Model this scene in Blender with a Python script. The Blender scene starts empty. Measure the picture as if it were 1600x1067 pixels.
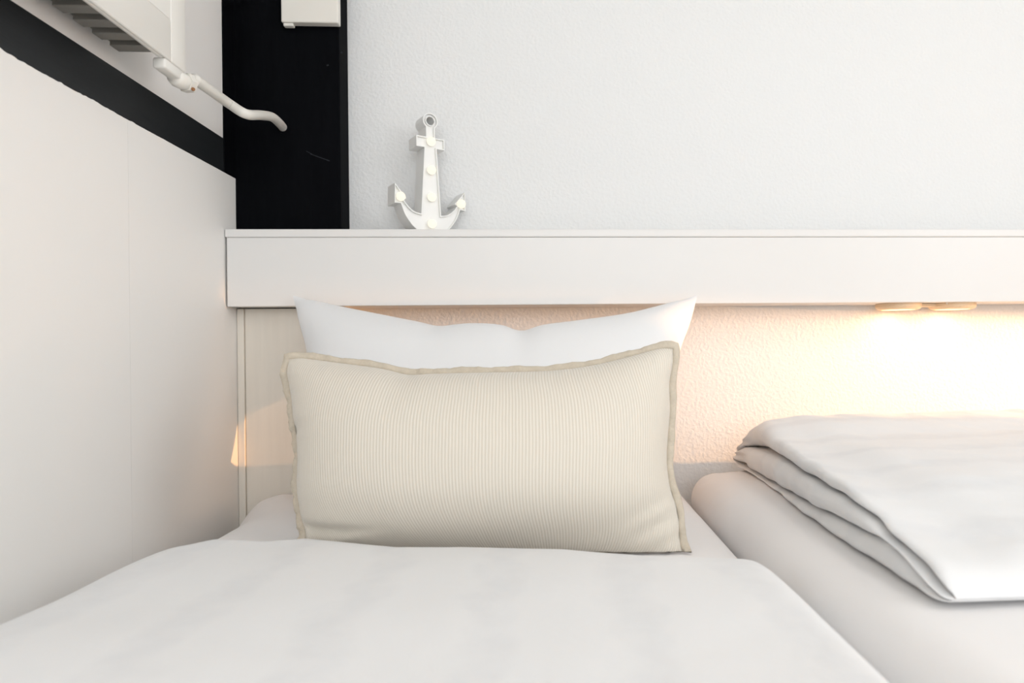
import bpy, bmesh, math, random
import numpy as np
from mathutils import Matrix, Vector

random.seed(7); rng = np.random.RandomState(5)
C = bpy.context.scene.collection
S = bpy.context.scene

# ------------------------------------------------------------------ camera
F = 1067.0; PX, PY = 925.0, 547.0           # focal length and principal point, in pixels of 1600x1067
TH = math.radians(3.5); RO = math.radians(0.62)
CZ = 0.775                                   # camera height
fw = Vector((math.sin(TH), math.cos(TH), 0)); rt = Vector((math.cos(TH), -math.sin(TH), 0)); up = Vector((0, 0, 1))
ex = rt * math.cos(RO) - up * math.sin(RO); ey = rt * math.sin(RO) + up * math.cos(RO)
cd = bpy.data.cameras.new('camera'); cam = bpy.data.objects.new('camera', cd); C.objects.link(cam)
m = Matrix.Identity(4)
for i in range(3):
    m[i][0] = ex[i]; m[i][1] = ey[i]; m[i][2] = -fw[i]
m[2][3] = CZ
cam.matrix_world = m
cd.sensor_width = 36; cd.lens = 36 * F / 1600; cd.shift_x = -(PX - 800) / 1600; cd.shift_y = (PY - 533.5) / 1600
cd.clip_start = 0.02; cd.clip_end = 50
cd.dof.use_dof = True; cd.dof.focus_distance = 1.12; cd.dof.aperture_fstop = 5.0
S.camera = cam

def ray(px, py):
    a = px - PX; b = PY - py
    u = a * math.cos(RO) + b * math.sin(RO); v = -a * math.sin(RO) + b * math.cos(RO)
    return fw + rt * (u / F) + up * (v / F)
def atY(px, py, Y):
    r = ray(px, py); t = Y / r.y
    return Vector((r.x * t, Y, CZ + r.z * t))
def atX(px, py, X):
    r = ray(px, py); t = X / r.x
    return Vector((X, r.y * t, CZ + r.z * t))

# ------------------------------------------------------------------ light
S.view_settings.view_transform = 'Standard'; S.view_settings.look = 'None'
S.view_settings.exposure = 0.0; S.view_settings.gamma = 1.0; S.view_settings.use_curve_mapping = False
w = bpy.data.worlds.new('world'); S.world = w; w.use_nodes = True
w.node_tree.nodes['Background'].inputs[0].default_value = (0.80, 0.90, 1.0, 1); w.node_tree.nodes['Background'].inputs[1].default_value = 0.5

def area(name, loc, look, sx, sy, power, col):
    l = bpy.data.lights.new(name, 'AREA'); l.shape = 'RECTANGLE'; l.size = sx; l.size_y = sy
    l.energy = power; l.color = col
    o = bpy.data.objects.new(name, l); C.objects.link(o); o.location = loc
    o.rotation_euler = (Vector(look) - Vector(loc)).to_track_quat('-Z', 'Y').to_euler()
    return o
area('window_daylight', (0.42, -2.50, 1.50), (0.55, 1.0, 1.25), 1.95, 1.25, 31, (0.94, 0.97, 1.0))
area('side_fill', (2.40, -0.70, 1.50), (-0.6, 0.0, 0.9), 1.5, 1.2, 31, (0.94, 0.97, 1.0))  # added fill from the right, mainly for the left wall; no opening behind it
area('overhead_fill', (1.0, -0.5, 2.27), (1.0, -0.5, 0), 0.5, 0.5, 5, (1.0, 0.97, 0.94))  # added overhead fill; there is no ceiling fixture

# ------------------------------------------------------------------ constants of the room
XL = -0.610            # left wall
YW = 1.435             # plaster of the back wall
YP = 1.375             # front of the corner post
YF = 1.325             # front of the shelf
XR, YB, ZC = 2.45, -2.6, 2.32
Z1 = CZ - 0.262        # mattress top, near bed
Z2 = CZ - 0.235        # mattress top, bed beyond

# ------------------------------------------------------------------ materials
def new_mat(name):
    mt = bpy.data.materials.new(name); mt.use_nodes = True
    return mt, mt.node_tree, mt.node_tree.nodes['Principled BSDF']
def N(nt, t, **kw):
    n = nt.nodes.new(t)
    for k, v in kw.items():
        if k.startswith('i_'): n.inputs[k[2:].replace('_', ' ')].default_value = v
        else: setattr(n, k, v)
    return n
def mat(name, col, rough=0.5, var=0.0, vscale=6.0, bump=0.0, bscale=200.0, detail=3.0, dist=0.001, spec=0.5, coat=0.0, stretch=None, sheen=0.0):
    mt, nt, b = new_mat(name)
    b.inputs['Base Color'].default_value = (*col, 1); b.inputs['Roughness'].default_value = rough
    b.inputs['Specular IOR Level'].default_value = spec; b.inputs['Coat Weight'].default_value = coat
    b.inputs['Sheen Weight'].default_value = sheen
    tc = N(nt, 'ShaderNodeTexCoord'); src = tc.outputs['Object']
    if stretch:
        mp = N(nt, 'ShaderNodeMapping'); mp.inputs['Scale'].default_value = stretch
        nt.links.new(src, mp.inputs['Vector']); src = mp.outputs['Vector']
    if var:
        n = N(nt, 'ShaderNodeTexNoise', i_Scale=vscale, i_Detail=4.0); nt.links.new(src, n.inputs['Vector'])
        mx = N(nt, 'ShaderNodeMix', data_type='RGBA')
        mx.inputs[6].default_value = (*[c * (1 - var) for c in col], 1); mx.inputs[7].default_value = (*[min(1, c * (1 + var)) for c in col], 1)
        nt.links.new(n.outputs['Fac'], mx.inputs[0]); nt.links.new(mx.outputs[2], b.inputs['Base Color'])
    if bump:
        n = N(nt, 'ShaderNodeTexNoise', i_Scale=bscale, i_Detail=detail); nt.links.new(src, n.inputs['Vector'])
        bp = N(nt, 'ShaderNodeBump', i_Strength=bump, i_Distance=dist)
        nt.links.new(n.outputs['Fac'], bp.inputs['Height']); nt.links.new(bp.outputs['Normal'], b.inputs['Normal'])
    return mt

def plaster_mat():
    mt, nt, b = new_mat('rough_plaster')
    b.inputs['Base Color'].default_value = (0.80, 0.805, 0.80, 1); b.inputs['Roughness'].default_value = 0.6
    tc = N(nt, 'ShaderNodeTexCoord')
    n1 = N(nt, 'ShaderNodeTexNoise', i_Scale=150.0, i_Detail=3.0, i_Roughness=0.55); nt.links.new(tc.outputs['Object'], n1.inputs['Vector'])
    n3 = N(nt, 'ShaderNodeTexNoise', i_Scale=45.0, i_Detail=2.0); nt.links.new(tc.outputs['Object'], n3.inputs['Vector'])
    r = N(nt, 'ShaderNodeValToRGB'); r.color_ramp.elements[0].position = 0.40; r.color_ramp.elements[1].position = 0.66
    nt.links.new(n1.outputs['Fac'], r.inputs['Fac'])
    ad = N(nt, 'ShaderNodeMath', operation='MULTIPLY_ADD'); ad.inputs[1].default_value = 0.6
    nt.links.new(n3.outputs['Fac'], ad.inputs[0]); nt.links.new(r.outputs['Color'], ad.inputs[2])
    bp = N(nt, 'ShaderNodeBump', i_Strength=0.36, i_Distance=0.0014)
    nt.links.new(ad.outputs[0], bp.inputs['Height']); nt.links.new(bp.outputs['Normal'], b.inputs['Normal'])
    return mt
def corduroy_mat(ribs):
    mt, nt, b = new_mat('cream_corduroy')
    b.inputs['Roughness'].default_value = 0.9; b.inputs['Specular IOR Level'].default_value = 0.15; b.inputs['Sheen Weight'].default_value = 0.25
    uv = N(nt, 'ShaderNodeUVMap', uv_map='UVMap'); sp = N(nt, 'ShaderNodeSeparateXYZ'); nt.links.new(uv.outputs['UV'], sp.inputs[0])
    ml = N(nt, 'ShaderNodeMath', operation='MULTIPLY'); ml.inputs[1].default_value = ribs * 2 * math.pi; nt.links.new(sp.outputs['X'], ml.inputs[0])
    sn = N(nt, 'ShaderNodeMath', operation='SINE'); nt.links.new(ml.outputs[0], sn.inputs[0])
    r = N(nt, 'ShaderNodeMapRange'); r.inputs['From Min'].default_value = -1; r.inputs['From Max'].default_value = 0.7; nt.links.new(sn.outputs[0], r.inputs['Value'])
    mx = N(nt, 'ShaderNodeMix', data_type='RGBA'); mx.inputs[6].default_value = (0.655, 0.595, 0.505, 1); mx.inputs[7].default_value = (0.77, 0.72, 0.635, 1)
    nt.links.new(r.outputs[0], mx.inputs[0]); nt.links.new(mx.outputs[2], b.inputs['Base Color'])
    bp = N(nt, 'ShaderNodeBump', i_Strength=0.4, i_Distance=0.0008); nt.links.new(r.outputs[0], bp.inputs['Height'])
    nt.links.new(bp.outputs['Normal'], b.inputs['Normal'])
    return mt
def duvet_mat(name, axis, freq):
    """white cotton with very faint woven damask bands running along one direction"""
    mt, nt, b = new_mat(name)
    b.inputs['Roughness'].default_value = 0.8; b.inputs['Specular IOR Level'].default_value = 0.2; b.inputs['Sheen Weight'].default_value = 0.15
    tc = N(nt, 'ShaderNodeTexCoord'); sp = N(nt, 'ShaderNodeSeparateXYZ'); nt.links.new(tc.outputs['Object'], sp.inputs[0])
    nz = N(nt, 'ShaderNodeTexNoise', i_Scale=14.0, i_Detail=4.0); nt.links.new(tc.outputs['Object'], nz.inputs['Vector'])
    ml = N(nt, 'ShaderNodeMath', operation='MULTIPLY'); ml.inputs[1].default_value = freq * 2 * math.pi; nt.links.new(sp.outputs[axis], ml.inputs[0])
    wob = N(nt, 'ShaderNodeMath', operation='MULTIPLY_ADD'); wob.inputs[1].default_value = 4.0; nt.links.new(nz.outputs['Fac'], wob.inputs[0]); nt.links.new(ml.outputs[0], wob.inputs[2])
    sn = N(nt, 'ShaderNodeMath', operation='SINE'); nt.links.new(wob.outputs[0], sn.inputs[0])
    n2 = N(nt, 'ShaderNodeTexNoise', i_Scale=38.0, i_Detail=3.0); nt.links.new(tc.outputs['Object'], n2.inputs['Vector'])
    mu = N(nt, 'ShaderNodeMath', operation='MULTIPLY'); nt.links.new(sn.outputs[0], mu.inputs[0]); nt.links.new(n2.outputs['Fac'], mu.inputs[1])
    mr = N(nt, 'ShaderNodeMapRange'); mr.inputs['From Min'].default_value = 0.05; mr.inputs['From Max'].default_value = 0.6
    nt.links.new(mu.outputs[0], mr.inputs['Value'])
    mx = N(nt, 'ShaderNodeMix', data_type='RGBA'); mx.inputs[6].default_value = (0.83, 0.83, 0.83, 1); mx.inputs[7].default_value = (0.785, 0.788, 0.795, 1)
    nt.links.new(mr.outputs[0], mx.inputs[0]); nt.links.new(mx.outputs[2], b.inputs['Base Color'])
    n3 = N(nt, 'ShaderNodeTexNoise', i_Scale=22.0, i_Detail=5.0, i_Distortion=0.6); nt.links.new(tc.outputs['Object'], n3.inputs['Vector'])
    bp = N(nt, 'ShaderNodeBump', i_Strength=0.25, i_Distance=0.006); nt.links.new(n3.outputs['Fac'], bp.inputs['Height'])
    nt.links.new(bp.outputs['Normal'], b.inputs['Normal'])
    return mt
def emit_mat(name, col, strength):
    mt, nt, b = new_mat(name)
    b.inputs['Base Color'].default_value = (*col, 1); b.inputs['Emission Color'].default_value = (*col, 1); b.inputs['Emission Strength'].default_value = strength
    return mt

M = dict(
    plaster=plaster_mat(),
    leftwall=mat('painted_panel', (0.90, 0.88, 0.85), 0.55, var=0.012, vscale=3, bump=0.12, bscale=170, dist=0.0008),
    upperwall=mat('smooth_plaster', (0.86, 0.835, 0.81), 0.7, var=0.02, vscale=5, bump=0.25, bscale=120, dist=0.0008),
    black=mat('black_painted_wood', (0.0035, 0.0038, 0.0048), 0.62, var=0.3, vscale=8, bump=0.25, bscale=60, dist=0.001, spec=0.02, stretch=(6, 6, 0.6)),
    blackbeam=mat('black_painted_beam', (0.015, 0.0165, 0.018), 0.40, var=0.3, vscale=8, bump=0.25, bscale=60, dist=0.001, spec=0.20, stretch=(6, 0.6, 6)),
    scuff=mat('scuffed_paint', (0.022, 0.024, 0.028), 0.8, var=0.5, vscale=300, spec=0.1),
    shelf=mat('white_lacquered_board', (0.785, 0.77, 0.75), 0.38, var=0.01, vscale=4, bump=0.04, bscale=120, dist=0.0005),
    wood=mat('limed_wood_board', (0.83, 0.77, 0.68), 0.5, var=0.06, vscale=18, bump=0.15, bscale=60, dist=0.0006, stretch=(4, 4, 0.25)),
    metal=mat('cream_radiator_enamel', (0.83, 0.81, 0.76), 0.33, var=0.02, vscale=10),
    fin=mat('bare_fin_metal', (0.22, 0.21, 0.19), 0.45, var=0.15, vscale=30),
    pipe=mat('pipe_paint', (0.80, 0.77, 0.71), 0.35, var=0.03, vscale=40, bump=0.2, bscale=70, dist=0.0008),
    plastic=mat('ivory_plastic', (0.80, 0.77, 0.71), 0.35, var=0.01, vscale=20),
    rust=mat('rust_spot', (0.33, 0.16, 0.07), 0.8, var=0.4, vscale=300),
    anchor=mat('white_anchor_plastic', (0.86, 0.855, 0.835), 0.42),
    pillow=mat('white_cotton', (0.83, 0.832, 0.835), 0.85, var=0.008, vscale=12, bump=0.12, bscale=30, dist=0.003, spec=0.2, sheen=0.15),
    sheet=mat('fitted_sheet_cotton', (0.90, 0.88, 0.87), 0.85, var=0.01, vscale=10, bump=0.15, bscale=26, dist=0.003, spec=0.2, sheen=0.1),
    cord=corduroy_mat(146),
    flange=mat('seam_edge_cloth', (0.60, 0.53, 0.43), 0.95, var=0.12, vscale=260, bump=0.5, bscale=420, dist=0.0012, spec=0.1),
    duvet1=duvet_mat('striped_duvet_cotton', 'X', 8.0), duvet2=duvet_mat('folded_duvet_cotton', 'Y', 10.0),
    base=mat('bed_base_wood', (0.62, 0.55, 0.45), 0.6, var=0.1, vscale=10),
    floor=mat('floor_oak', (0.68, 0.61, 0.52), 0.5, var=0.2, vscale=5, stretch=(0.4, 5, 1)),
    ceiling=mat('ceiling_paint', (0.92, 0.92, 0.91), 0.8, var=0.01),
    bulb=emit_mat('warm_led_bulb', (1.0, 0.94, 0.78), 1.03),
    globe=emit_mat('added_lamp_bulb', (1.0, 0.66, 0.38), 6.0),
    diffuser=emit_mat('lamp_diffuser', (1.0, 0.70, 0.40), 1.5),
    amber=mat('amber_lit_rim', (0.80, 0.62, 0.42), 0.45),  # warm light on the disc rims, put into the base colour
)
M['bulb'].node_tree.nodes['Principled BSDF'].inputs['Base Color'].default_value = (0.05, 0.05, 0.04, 1)

# ------------------------------------------------------------------ helpers
def finish(name, bm, mt, parent=None, smooth=False, loc=(0, 0, 0)):
    me = bpy.data.meshes.new(name); bm.normal_update(); bm.to_mesh(me); bm.free()
    if smooth:
        for p in me.polygons: p.use_smooth = True
    me.materials.append(mt)
    o = bpy.data.objects.new(name, me); C.objects.link(o); o.location = loc
    if parent: o.parent = parent
    return o
def thing(name, label, cat, loc=(0, 0, 0), rotz=0.0, group=None):
    o = bpy.data.objects.new(name, None); C.objects.link(o); o.location = loc; o.rotation_euler = (0, 0, rotz)
    o['label'] = label; o['category'] = cat
    if group: o['group'] = group
    o.empty_display_size = 0.05
    return o
def tag(o, label, cat, group=None):
    o['label'] = label; o['category'] = cat
    if group: o['group'] = group
    return o
def struct(o, label=None):
    o['kind'] = 'structure'
    if label: o['label'] = label
    return o
def box(bm, x0, x1, y0, y1, z0, z1, bev=0.0, seg=2):
    r = bmesh.ops.create_cube(bm, size=1.0)
    vs = r['verts']
    for v in vs:
        v.co = Vector((x0 + (v.co.x + .5) * (x1 - x0), y0 + (v.co.y + .5) * (y1 - y0), z0 + (v.co.z + .5) * (z1 - z0)))
    if bev:
        es = list({e for v in vs for e in v.link_edges})
        bmesh.ops.bevel(bm, geom=es, offset=bev, segments=seg, profile=0.5, affect='EDGES')
def boxo(name, d, mt, parent=None, bev=0.0, seg=2, smooth=False):
    bm = bmesh.new(); box(bm, *d, bev=bev, seg=seg)
    return finish(name, bm, mt, parent, smooth)
def tube(bm, pts, rad, seg=16, cap=True):
    pts = [Vector(p) for p in pts]; rings = []
    rad = rad if isinstance(rad, (list, tuple)) else [rad] * len(pts)
    prev = None
    for i, p in enumerate(pts):
        t = (pts[min(i + 1, len(pts) - 1)] - pts[max(i - 1, 0)]).normalized()
        if prev is None:
            a = t.cross(Vector((0, 0, 1)));  a = a if a.length > 1e-3 else t.cross(Vector((1, 0, 0)))
        else: a = prev - t * prev.dot(t)
        a.normalize(); b = t.cross(a); prev = a
        rings.append([bm.verts.new(p + (a * math.cos(k * 2 * math.pi / seg) + b * math.sin(k * 2 * math.pi / seg)) * rad[i]) for k in range(seg)])
    for r0, r1 in zip(rings, rings[1:]):
        for k in range(seg): bm.faces.new((r0[k], r0[(k + 1) % seg], r1[(k + 1) % seg], r1[k]))
    if cap: bm.faces.new(rings[0][::-1]); bm.faces.new(rings[-1])
    return rings
def catmull(pts, n=10):
    pts = [np.array(p, float) for p in pts]; P = [2 * pts[0] - pts[1]] + pts + [2 * pts[-1] - pts[-2]]; out = []
    for i in range(1, len(P) - 2):
        for k in range(n):
            t = k / n
            out.append(0.5 * ((2 * P[i]) + (-P[i - 1] + P[i + 1]) * t + (2 * P[i - 1] - 5 * P[i] + 4 * P[i + 1] - P[i + 2]) * t * t + (-P[i - 1] + 3 * P[i] - 3 * P[i + 1] + P[i + 2]) * t ** 3))
    out.append(P[-2]); return np.array(out)
def grid_mesh(name, V, mt, parent=None, uv=None, wrapu=False, capends=False):
    """V: (ny, nx, 3) -> smooth quad mesh"""
    ny, nx = V.shape[:2]; verts = V.reshape(-1, 3).tolist(); faces = []
    for j in range(ny - 1):
        for i in range(nx if wrapu else nx - 1):
            i2 = (i + 1) % nx
            faces.append((j * nx + i, j * nx + i2, (j + 1) * nx + i2, (j + 1) * nx + i))
    if capends:
        faces.append(tuple(range(nx))[::-1]); faces.append(tuple((ny - 1) * nx + i for i in range(nx)))
    me = bpy.data.meshes.new(name); me.from_pydata(verts, [], faces); me.update()
    for p in me.polygons: p.use_smooth = True
    if uv is not None:
        l = me.uv_layers.new(name='UVMap')
        idx = np.array([lp.vertex_index for lp in me.loops]); l.data.foreach_set('uv', uv.reshape(-1, 2)[idx].astype(np.float32).ravel())
    me.materials.append(mt)
    bm = bmesh.new(); bm.from_mesh(me); bmesh.ops.recalc_face_normals(bm, faces=bm.faces[:]); bm.to_mesh(me); bm.free()
    o = bpy.data.objects.new(name, me); C.objects.link(o)
    if parent: o.parent = parent
    return o
def vnoise(x, y, seed=0, oct=3):
    """smooth sum-of-sines noise, about -1..1"""
    r = np.random.RandomState(seed); o = np.zeros(np.broadcast(x, y).shape); a = 1.0; tot = 0
    for k in range(oct):
        for j in range(4):
            th = r.rand() * 2 * math.pi; f = (1.9 ** k) * (0.7 + 0.6 * r.rand()); ph = r.rand() * 6.28
            o = o + a * np.sin(2 * math.pi * f * (np.cos(th) * x + np.sin(th) * y) + ph) / 2
        tot += a; a *= 0.5
    return o / tot

# ------------------------------------------------------------------ the room
zt = CZ + (PY - 357.6) / F * YF * 1.000      # shelf top (front)
zb = CZ + (PY - 475.2) / F * YF              # shelf bottom
p_top = atX(350, 215, XL); p_low = atX(388, 287, XL)
ZBT, ZBL = p_top.z, p_low.z                  # beam top / bottom as seen
print('beam', ZBL, ZBT, 'shelf', zb, zt, 'post face from', p_top.y)

struct(boxo('floor', (XL - 0.15, XR + 0.1, YB - 0.1, YW + 0.1, -0.1, 0.0), M['floor']))
struct(boxo('ceiling', (XL - 0.15, XR + 0.1, YB - 0.1, YW + 0.1, ZC, ZC + 0.1), M['ceiling']))
struct(boxo('wall_back', (XL - 0.15, XR + 0.1, YW, YW + 0.12, 0, ZC), M['plaster']), 'white rough plaster wall behind the shelf')
struct(boxo('wall_right', (XR, XR + 0.1, YB, YW, 0, ZC), M['ceiling']))
# wall behind the camera, with its window opening
bm = bmesh.new()
wx0, wx1, wz0, wz1 = -0.56, 1.40, 0.85, 2.15
for d in ((XL - 0.15, wx0, 0, ZC), (wx1, XR, 0, ZC), (wx0, wx1, 0, wz0), (wx0, wx1, wz1, ZC)):
    box(bm, d[0], d[1], YB - 0.1, YB, d[2], d[3])
struct(finish('wall_front', bm, M['ceiling']))
wn = struct(boxo('window_1', (wx0, wx0 + 0.05, YB - 0.08, YB - 0.03, wz0, wz1), M['shelf']))
for d in ((wx1 - 0.05, wx1, wz0, wz1), (wx0, wx1, wz0, wz0 + 0.05), (wx0, wx1, wz1 - 0.05, wz1), ((wx0 + wx1) / 2 - 0.03, (wx0 + wx1) / 2 + 0.03, wz0, wz1)):
    boxo('window_frame', (d[0], d[1], YB - 0.08, YB - 0.03, d[2], d[3]), M['shelf'], wn)

w2 = struct(boxo('added_side_window', (XR - 0.02, XR - 0.001, -1.55, -1.50, 0.85, 2.15), M['shelf']))  # frame added on the closed right wall to go with the side fill
for d in ((0.05, 0.10, 0.85, 2.15), (-1.5, 0.05, 0.85, 0.90), (-1.5, 0.05, 2.10, 2.15), (-0.75, -0.70, 0.9, 2.1)):
    boxo('window_frame', (XR - 0.02, XR - 0.001, d[0], d[1], d[2], d[3]), M['shelf'], w2)

# left wall: backing, upper plaster, painted lower panels with a worn upper edge
struct(boxo('wall_left', (XL - 0.15, XL - 0.03, YB, YW, 0, ZC), M['upperwall']), 'left wall, white plaster above a black beam')
wl = bpy.data.objects['wall_left']
o = boxo('upper_plaster', (XL - 0.03, XL - 0.002, YB, p_top.y, ZBT - 0.03, ZC), M['upperwall'], wl)
def low_panel(y0, y1, seed):
    """painted board, upper edge slightly ragged where the paint is chipped"""
    r = random.Random(seed); bm = bmesh.new(); n = max(4, int((y1 - y0) / 0.005)); A = []; B = []
    for i in range(n + 1):
        y = y0 + (y1 - y0) * i / n
        j = 0 if i in (0, n) else ((r.random() ** 3) * 0.0016 + max(0, math.sin(y * 23 + seed) * math.sin(y * 57) - 0.45) * 0.003) * (1 if y < 1.05 else 0.15)
        A.append((bm.verts.new((XL, y, 0)), bm.verts.new((XL, y, ZBL - 0.004 + j)), bm.verts.new((XL - 0.03, y, ZBL - 0.004 + j)), bm.verts.new((XL - 0.03, y, 0))))
    for a, b in zip(A, A[1:]):
        for k in range(4): bm.faces.new((a[k], a[(k + 1) % 4], b[(k + 1) % 4], b[k]))
    bm.faces.new(A[0][::-1]); bm.faces.new(A[-1]); bmesh.ops.recalc_face_normals(bm, faces=bm.faces[:])
    return finish('panel', bm, M['leftwall'], wl)
yj = atX(205, 700, XL).y
low_panel(yj + 0.0002, YP - 0.001, 1); low_panel(YB, yj - 0.0002, 2)
# filler behind the boards down to the back wall
boxo('panel', (XL - 0.03, XL - 0.0005, YP - 0.001, YW - 0.0, 0, ZBL - 0.004), M['leftwall'], wl)

# black timber: beam along the left wall, corner post
bm = bmesh.new(); box(bm, XL - 0.029, XL - 0.0012, YB, p_top.y + 0.001, ZBL - 0.0035, ZBT, bev=0.0015, seg=1)
struct(finish('trim_1', bm, M['blackbeam']), 'black painted horizontal timber beam on the left wall')
XPR = atY(545, 200, YW).x
bm = bmesh.new()
box(bm, XL - 0.029, XL + 0.0005, p_top.y, YP + 0.03, ZBL - 0.0035, ZC, bev=0.0012, seg=1)
box(bm, XL - 0.002, XPR, YP, YW - 0.0005, zt, ZC, bev=0.002, seg=2)
struct(finish('trim_2', bm, M['black']), 'black painted corner post above the white shelf')
# worn paint marks on the post
def chip(px, py, r, Y=YP, X=None):
    p = atX(px, py, X) if X is not None else atY(px, py, Y)
    return p, r

bm = bmesh.new()
for px, py, w_, h_, tl in ((500, 246, 0.020, 0.0008, -0.35), (486, 240, 0.010, 0.0006, -0.5), (512, 102, 0.002, 0.0015, 0.3), (534, 82, 0.0018, 0.002, 0.0)):
    p = atY(px, py, YP); q0 = [(-w_, -h_), (w_, -h_), (w_, h_), (-w_, h_)]
    bm.faces.new([bm.verts.new((p.x + a_ * math.cos(tl) - b_ * math.sin(tl), YP - 0.0002, p.z + a_ * math.sin(tl) + b_ * math.cos(tl))) for a_, b_ in q0])
sc_ = finish('scuff', bm, M['scuff'], bpy.data.objects['trim_2']); sc_['kind'] = 'stuff'

# limed board under the shelf in the corner, with a narrow corner strip
struct(boxo('trim_3', (XL + 0.014, XPR, YP, YW - 0.0005, 0, zb - 0.001), M['wood'], bev=0.001, seg=1), 'limed wood board in the corner under the shelf')
struct(boxo('trim_4', (XL + 0.0005, XL + 0.0135, YP - 0.004, YW - 0.0005, 0, zb - 0.001), M['wood'], bev=0.0015, seg=2), 'narrow pale wood strip in the corner')

# ------------------------------------------------------------------ shelf
XE = 2.30
sh = thing('wall_shelf', 'long white box shelf with deep front board across the back wall', 'shelf', (0, YF, zb))
def sbox(name, d, bev=0.0012):
    o = boxo(name, (d[0], d[1], d[2] - YF, d[3] - YF, d[4] - zb, d[5] - zb), M['shelf'], sh, bev=bev, seg=2); return o
sbox('top_board', (XL + 0.001, XE, YF - 0.0015, YW - 0.001, zt - 0.0155, zt), 0.0022)
sbox('front_board', (XL + 0.004, XE, YF, YF + 0.018, zb, zt - 0.0158))
sbox('bottom_board', (XL + 0.004, XE, YF + 0.0185, YW - 0.001, zb + 0.001, zb + 0.014))

# ------------------------------------------------------------------ radiator on the left wall
rf = -0.535                                    # front plate
pr = atX(276, 103, rf); ZR = pr.z; YR = atX(291, 60, rf).y
print('radiator bottom', ZR, 'far end', YR)
RH = 0.55; RY0 = -0.35
rad = thing('radiator', 'cream enamelled panel radiator on the left wall above the black beam', 'radiator', (rf, YR, ZR))
bm = bmesh.new()
box(bm, -0.012, -0.003, RY0 - YR, 0, 0, RH, bev=0.004, seg=3)
o = finish('front_plate', bm, M['metal'], rad, True)
# raised border and vertical flutes on the front plate
bm = bmesh.new()
box(bm, -0.004, 0.0, -0.040, -0.001, 0.0003, RH - 0.004, bev=0.0022, seg=3)
box(bm, -0.004, 0.0, RY0 - YR, -0.0405, 0.0003, 0.060, bev=0.0022, seg=3)
finish('border', bm, M['metal'], rad, True)
boxo('field', (-0.004, -0.0012, RY0 - YR, -0.0405, 0.0602, RH - 0.004), M['metal'], rad, bev=0.001, seg=1)
# convector fins behind
yfin = atX(232, 78, rf - 0.018).y - YR
y = yfin
while y > RY0 - YR + 0.02:
    bm = bmesh.new(); box(bm, -0.058, -0.0125, y - 0.020, y, 0.003, RH - 0.01, bev=0.001, seg=1)
    finish('fin', bm, M['fin'], rad); y -= 0.036
boxo('fin_backing', (-0.0595, -0.0582, RY0 - YR + 0.01, yfin, 0.010, RH - 0.01), M['fin'], rad)
boxo('wall_bracket', (XL - rf + 0.0, -0.0598, -0.36, -0.32, 0.10, 0.40), M['metal'], rad)
# bottom connection block and valve
bl0 = atX(255, 92, rf - 0.004).y - YR
bm = bmesh.new(); box(bm, -0.019, -0.0015, bl0, -0.004, -0.014, 0.0015, bev=0.003, seg=3)
finish('connection_block', bm, M['metal'], rad, True)
bm = bmesh.new(); tube(bm, [(-0.012, -0.014, -0.010), (-0.011, -0.006, -0.010), (-0.008, 0.004, -0.010), (-0.004, 0.016, -0.008)], [0.010, 0.0125, 0.0125, 0.0095], 14)
vb = finish('valve', bm, M['pipe'], rad, True)
bm = bmesh.new(); tube(bm, [(-0.0072, 0.008, -0.0095), (-0.0045, 0.019, -0.0085)], 0.0145, 6)
finish('nut', bm, M['pipe'], vb)
bm = bmesh.new(); bmesh.ops.create_uvsphere(bm, u_segments=10, v_segments=6, radius=0.0028); bmesh.ops.translate(bm, verts=bm.verts, vec=(0.0042, 0.010, -0.0195))
finish('rust_spot', bm, M['rust'], vb, True)
# heating pipe into the post
pp = [atX(303, 123, rf + 0.0), atX(330, 142, rf), atX(358, 162, rf), atY(384, 178, 1.185), atY(408, 180, 1.245), atY(425, 183, 1.30), atY(437, 193, 1.35), atY(442, 199, 1.376)]
print('pipe', [tuple(round(c, 3) for c in p) for p in pp])
base = pp[0].copy(); path = catmull([tuple(p - base) for p in pp], 8)
bm = bmesh.new(); tube(bm, path, 0.0082, 18)
pi_ = thing('heating_pipe', 'bent cream heating pipe from the radiator into the black post', 'pipe', base)
finish('pipe_run', bm, M['pipe'], pi_, True)
e = path[-1]
bm = bmesh.new(); tube(bm, [(e[0], e[1] - 0.0015, e[2]), (e[0], e[1] - 0.0002, e[2])], 0.0125, 20)
finish('hole_collar', bm, M['black'], pi_)

# ------------------------------------------------------------------ white box on the post
a = atY(439, 34, YP - 0.022); b_ = atY(528.5, 33, YP - 0.022)
jb = thing('junction_box', 'cream plastic box fixed high on the black post', 'electrical box', (a.x, YP, a.z))
W_ = b_.x - a.x
boxo('cover', (0, W_, -0.022, -0.005, 0, 0.16), M['plastic'], jb, bev=0.0025, seg=3, smooth=False)
boxo('back_plate', (0.002, W_ - 0.002, -0.0048, -0.0004, 0.002, 0.158), M['plastic'], jb, bev=0.001, seg=1)
boxo('latch', (0.003, 0.022, -0.0195, -0.008, -0.0065, -0.0002), M['plastic'], jb, bev=0.002, seg=2)

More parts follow.
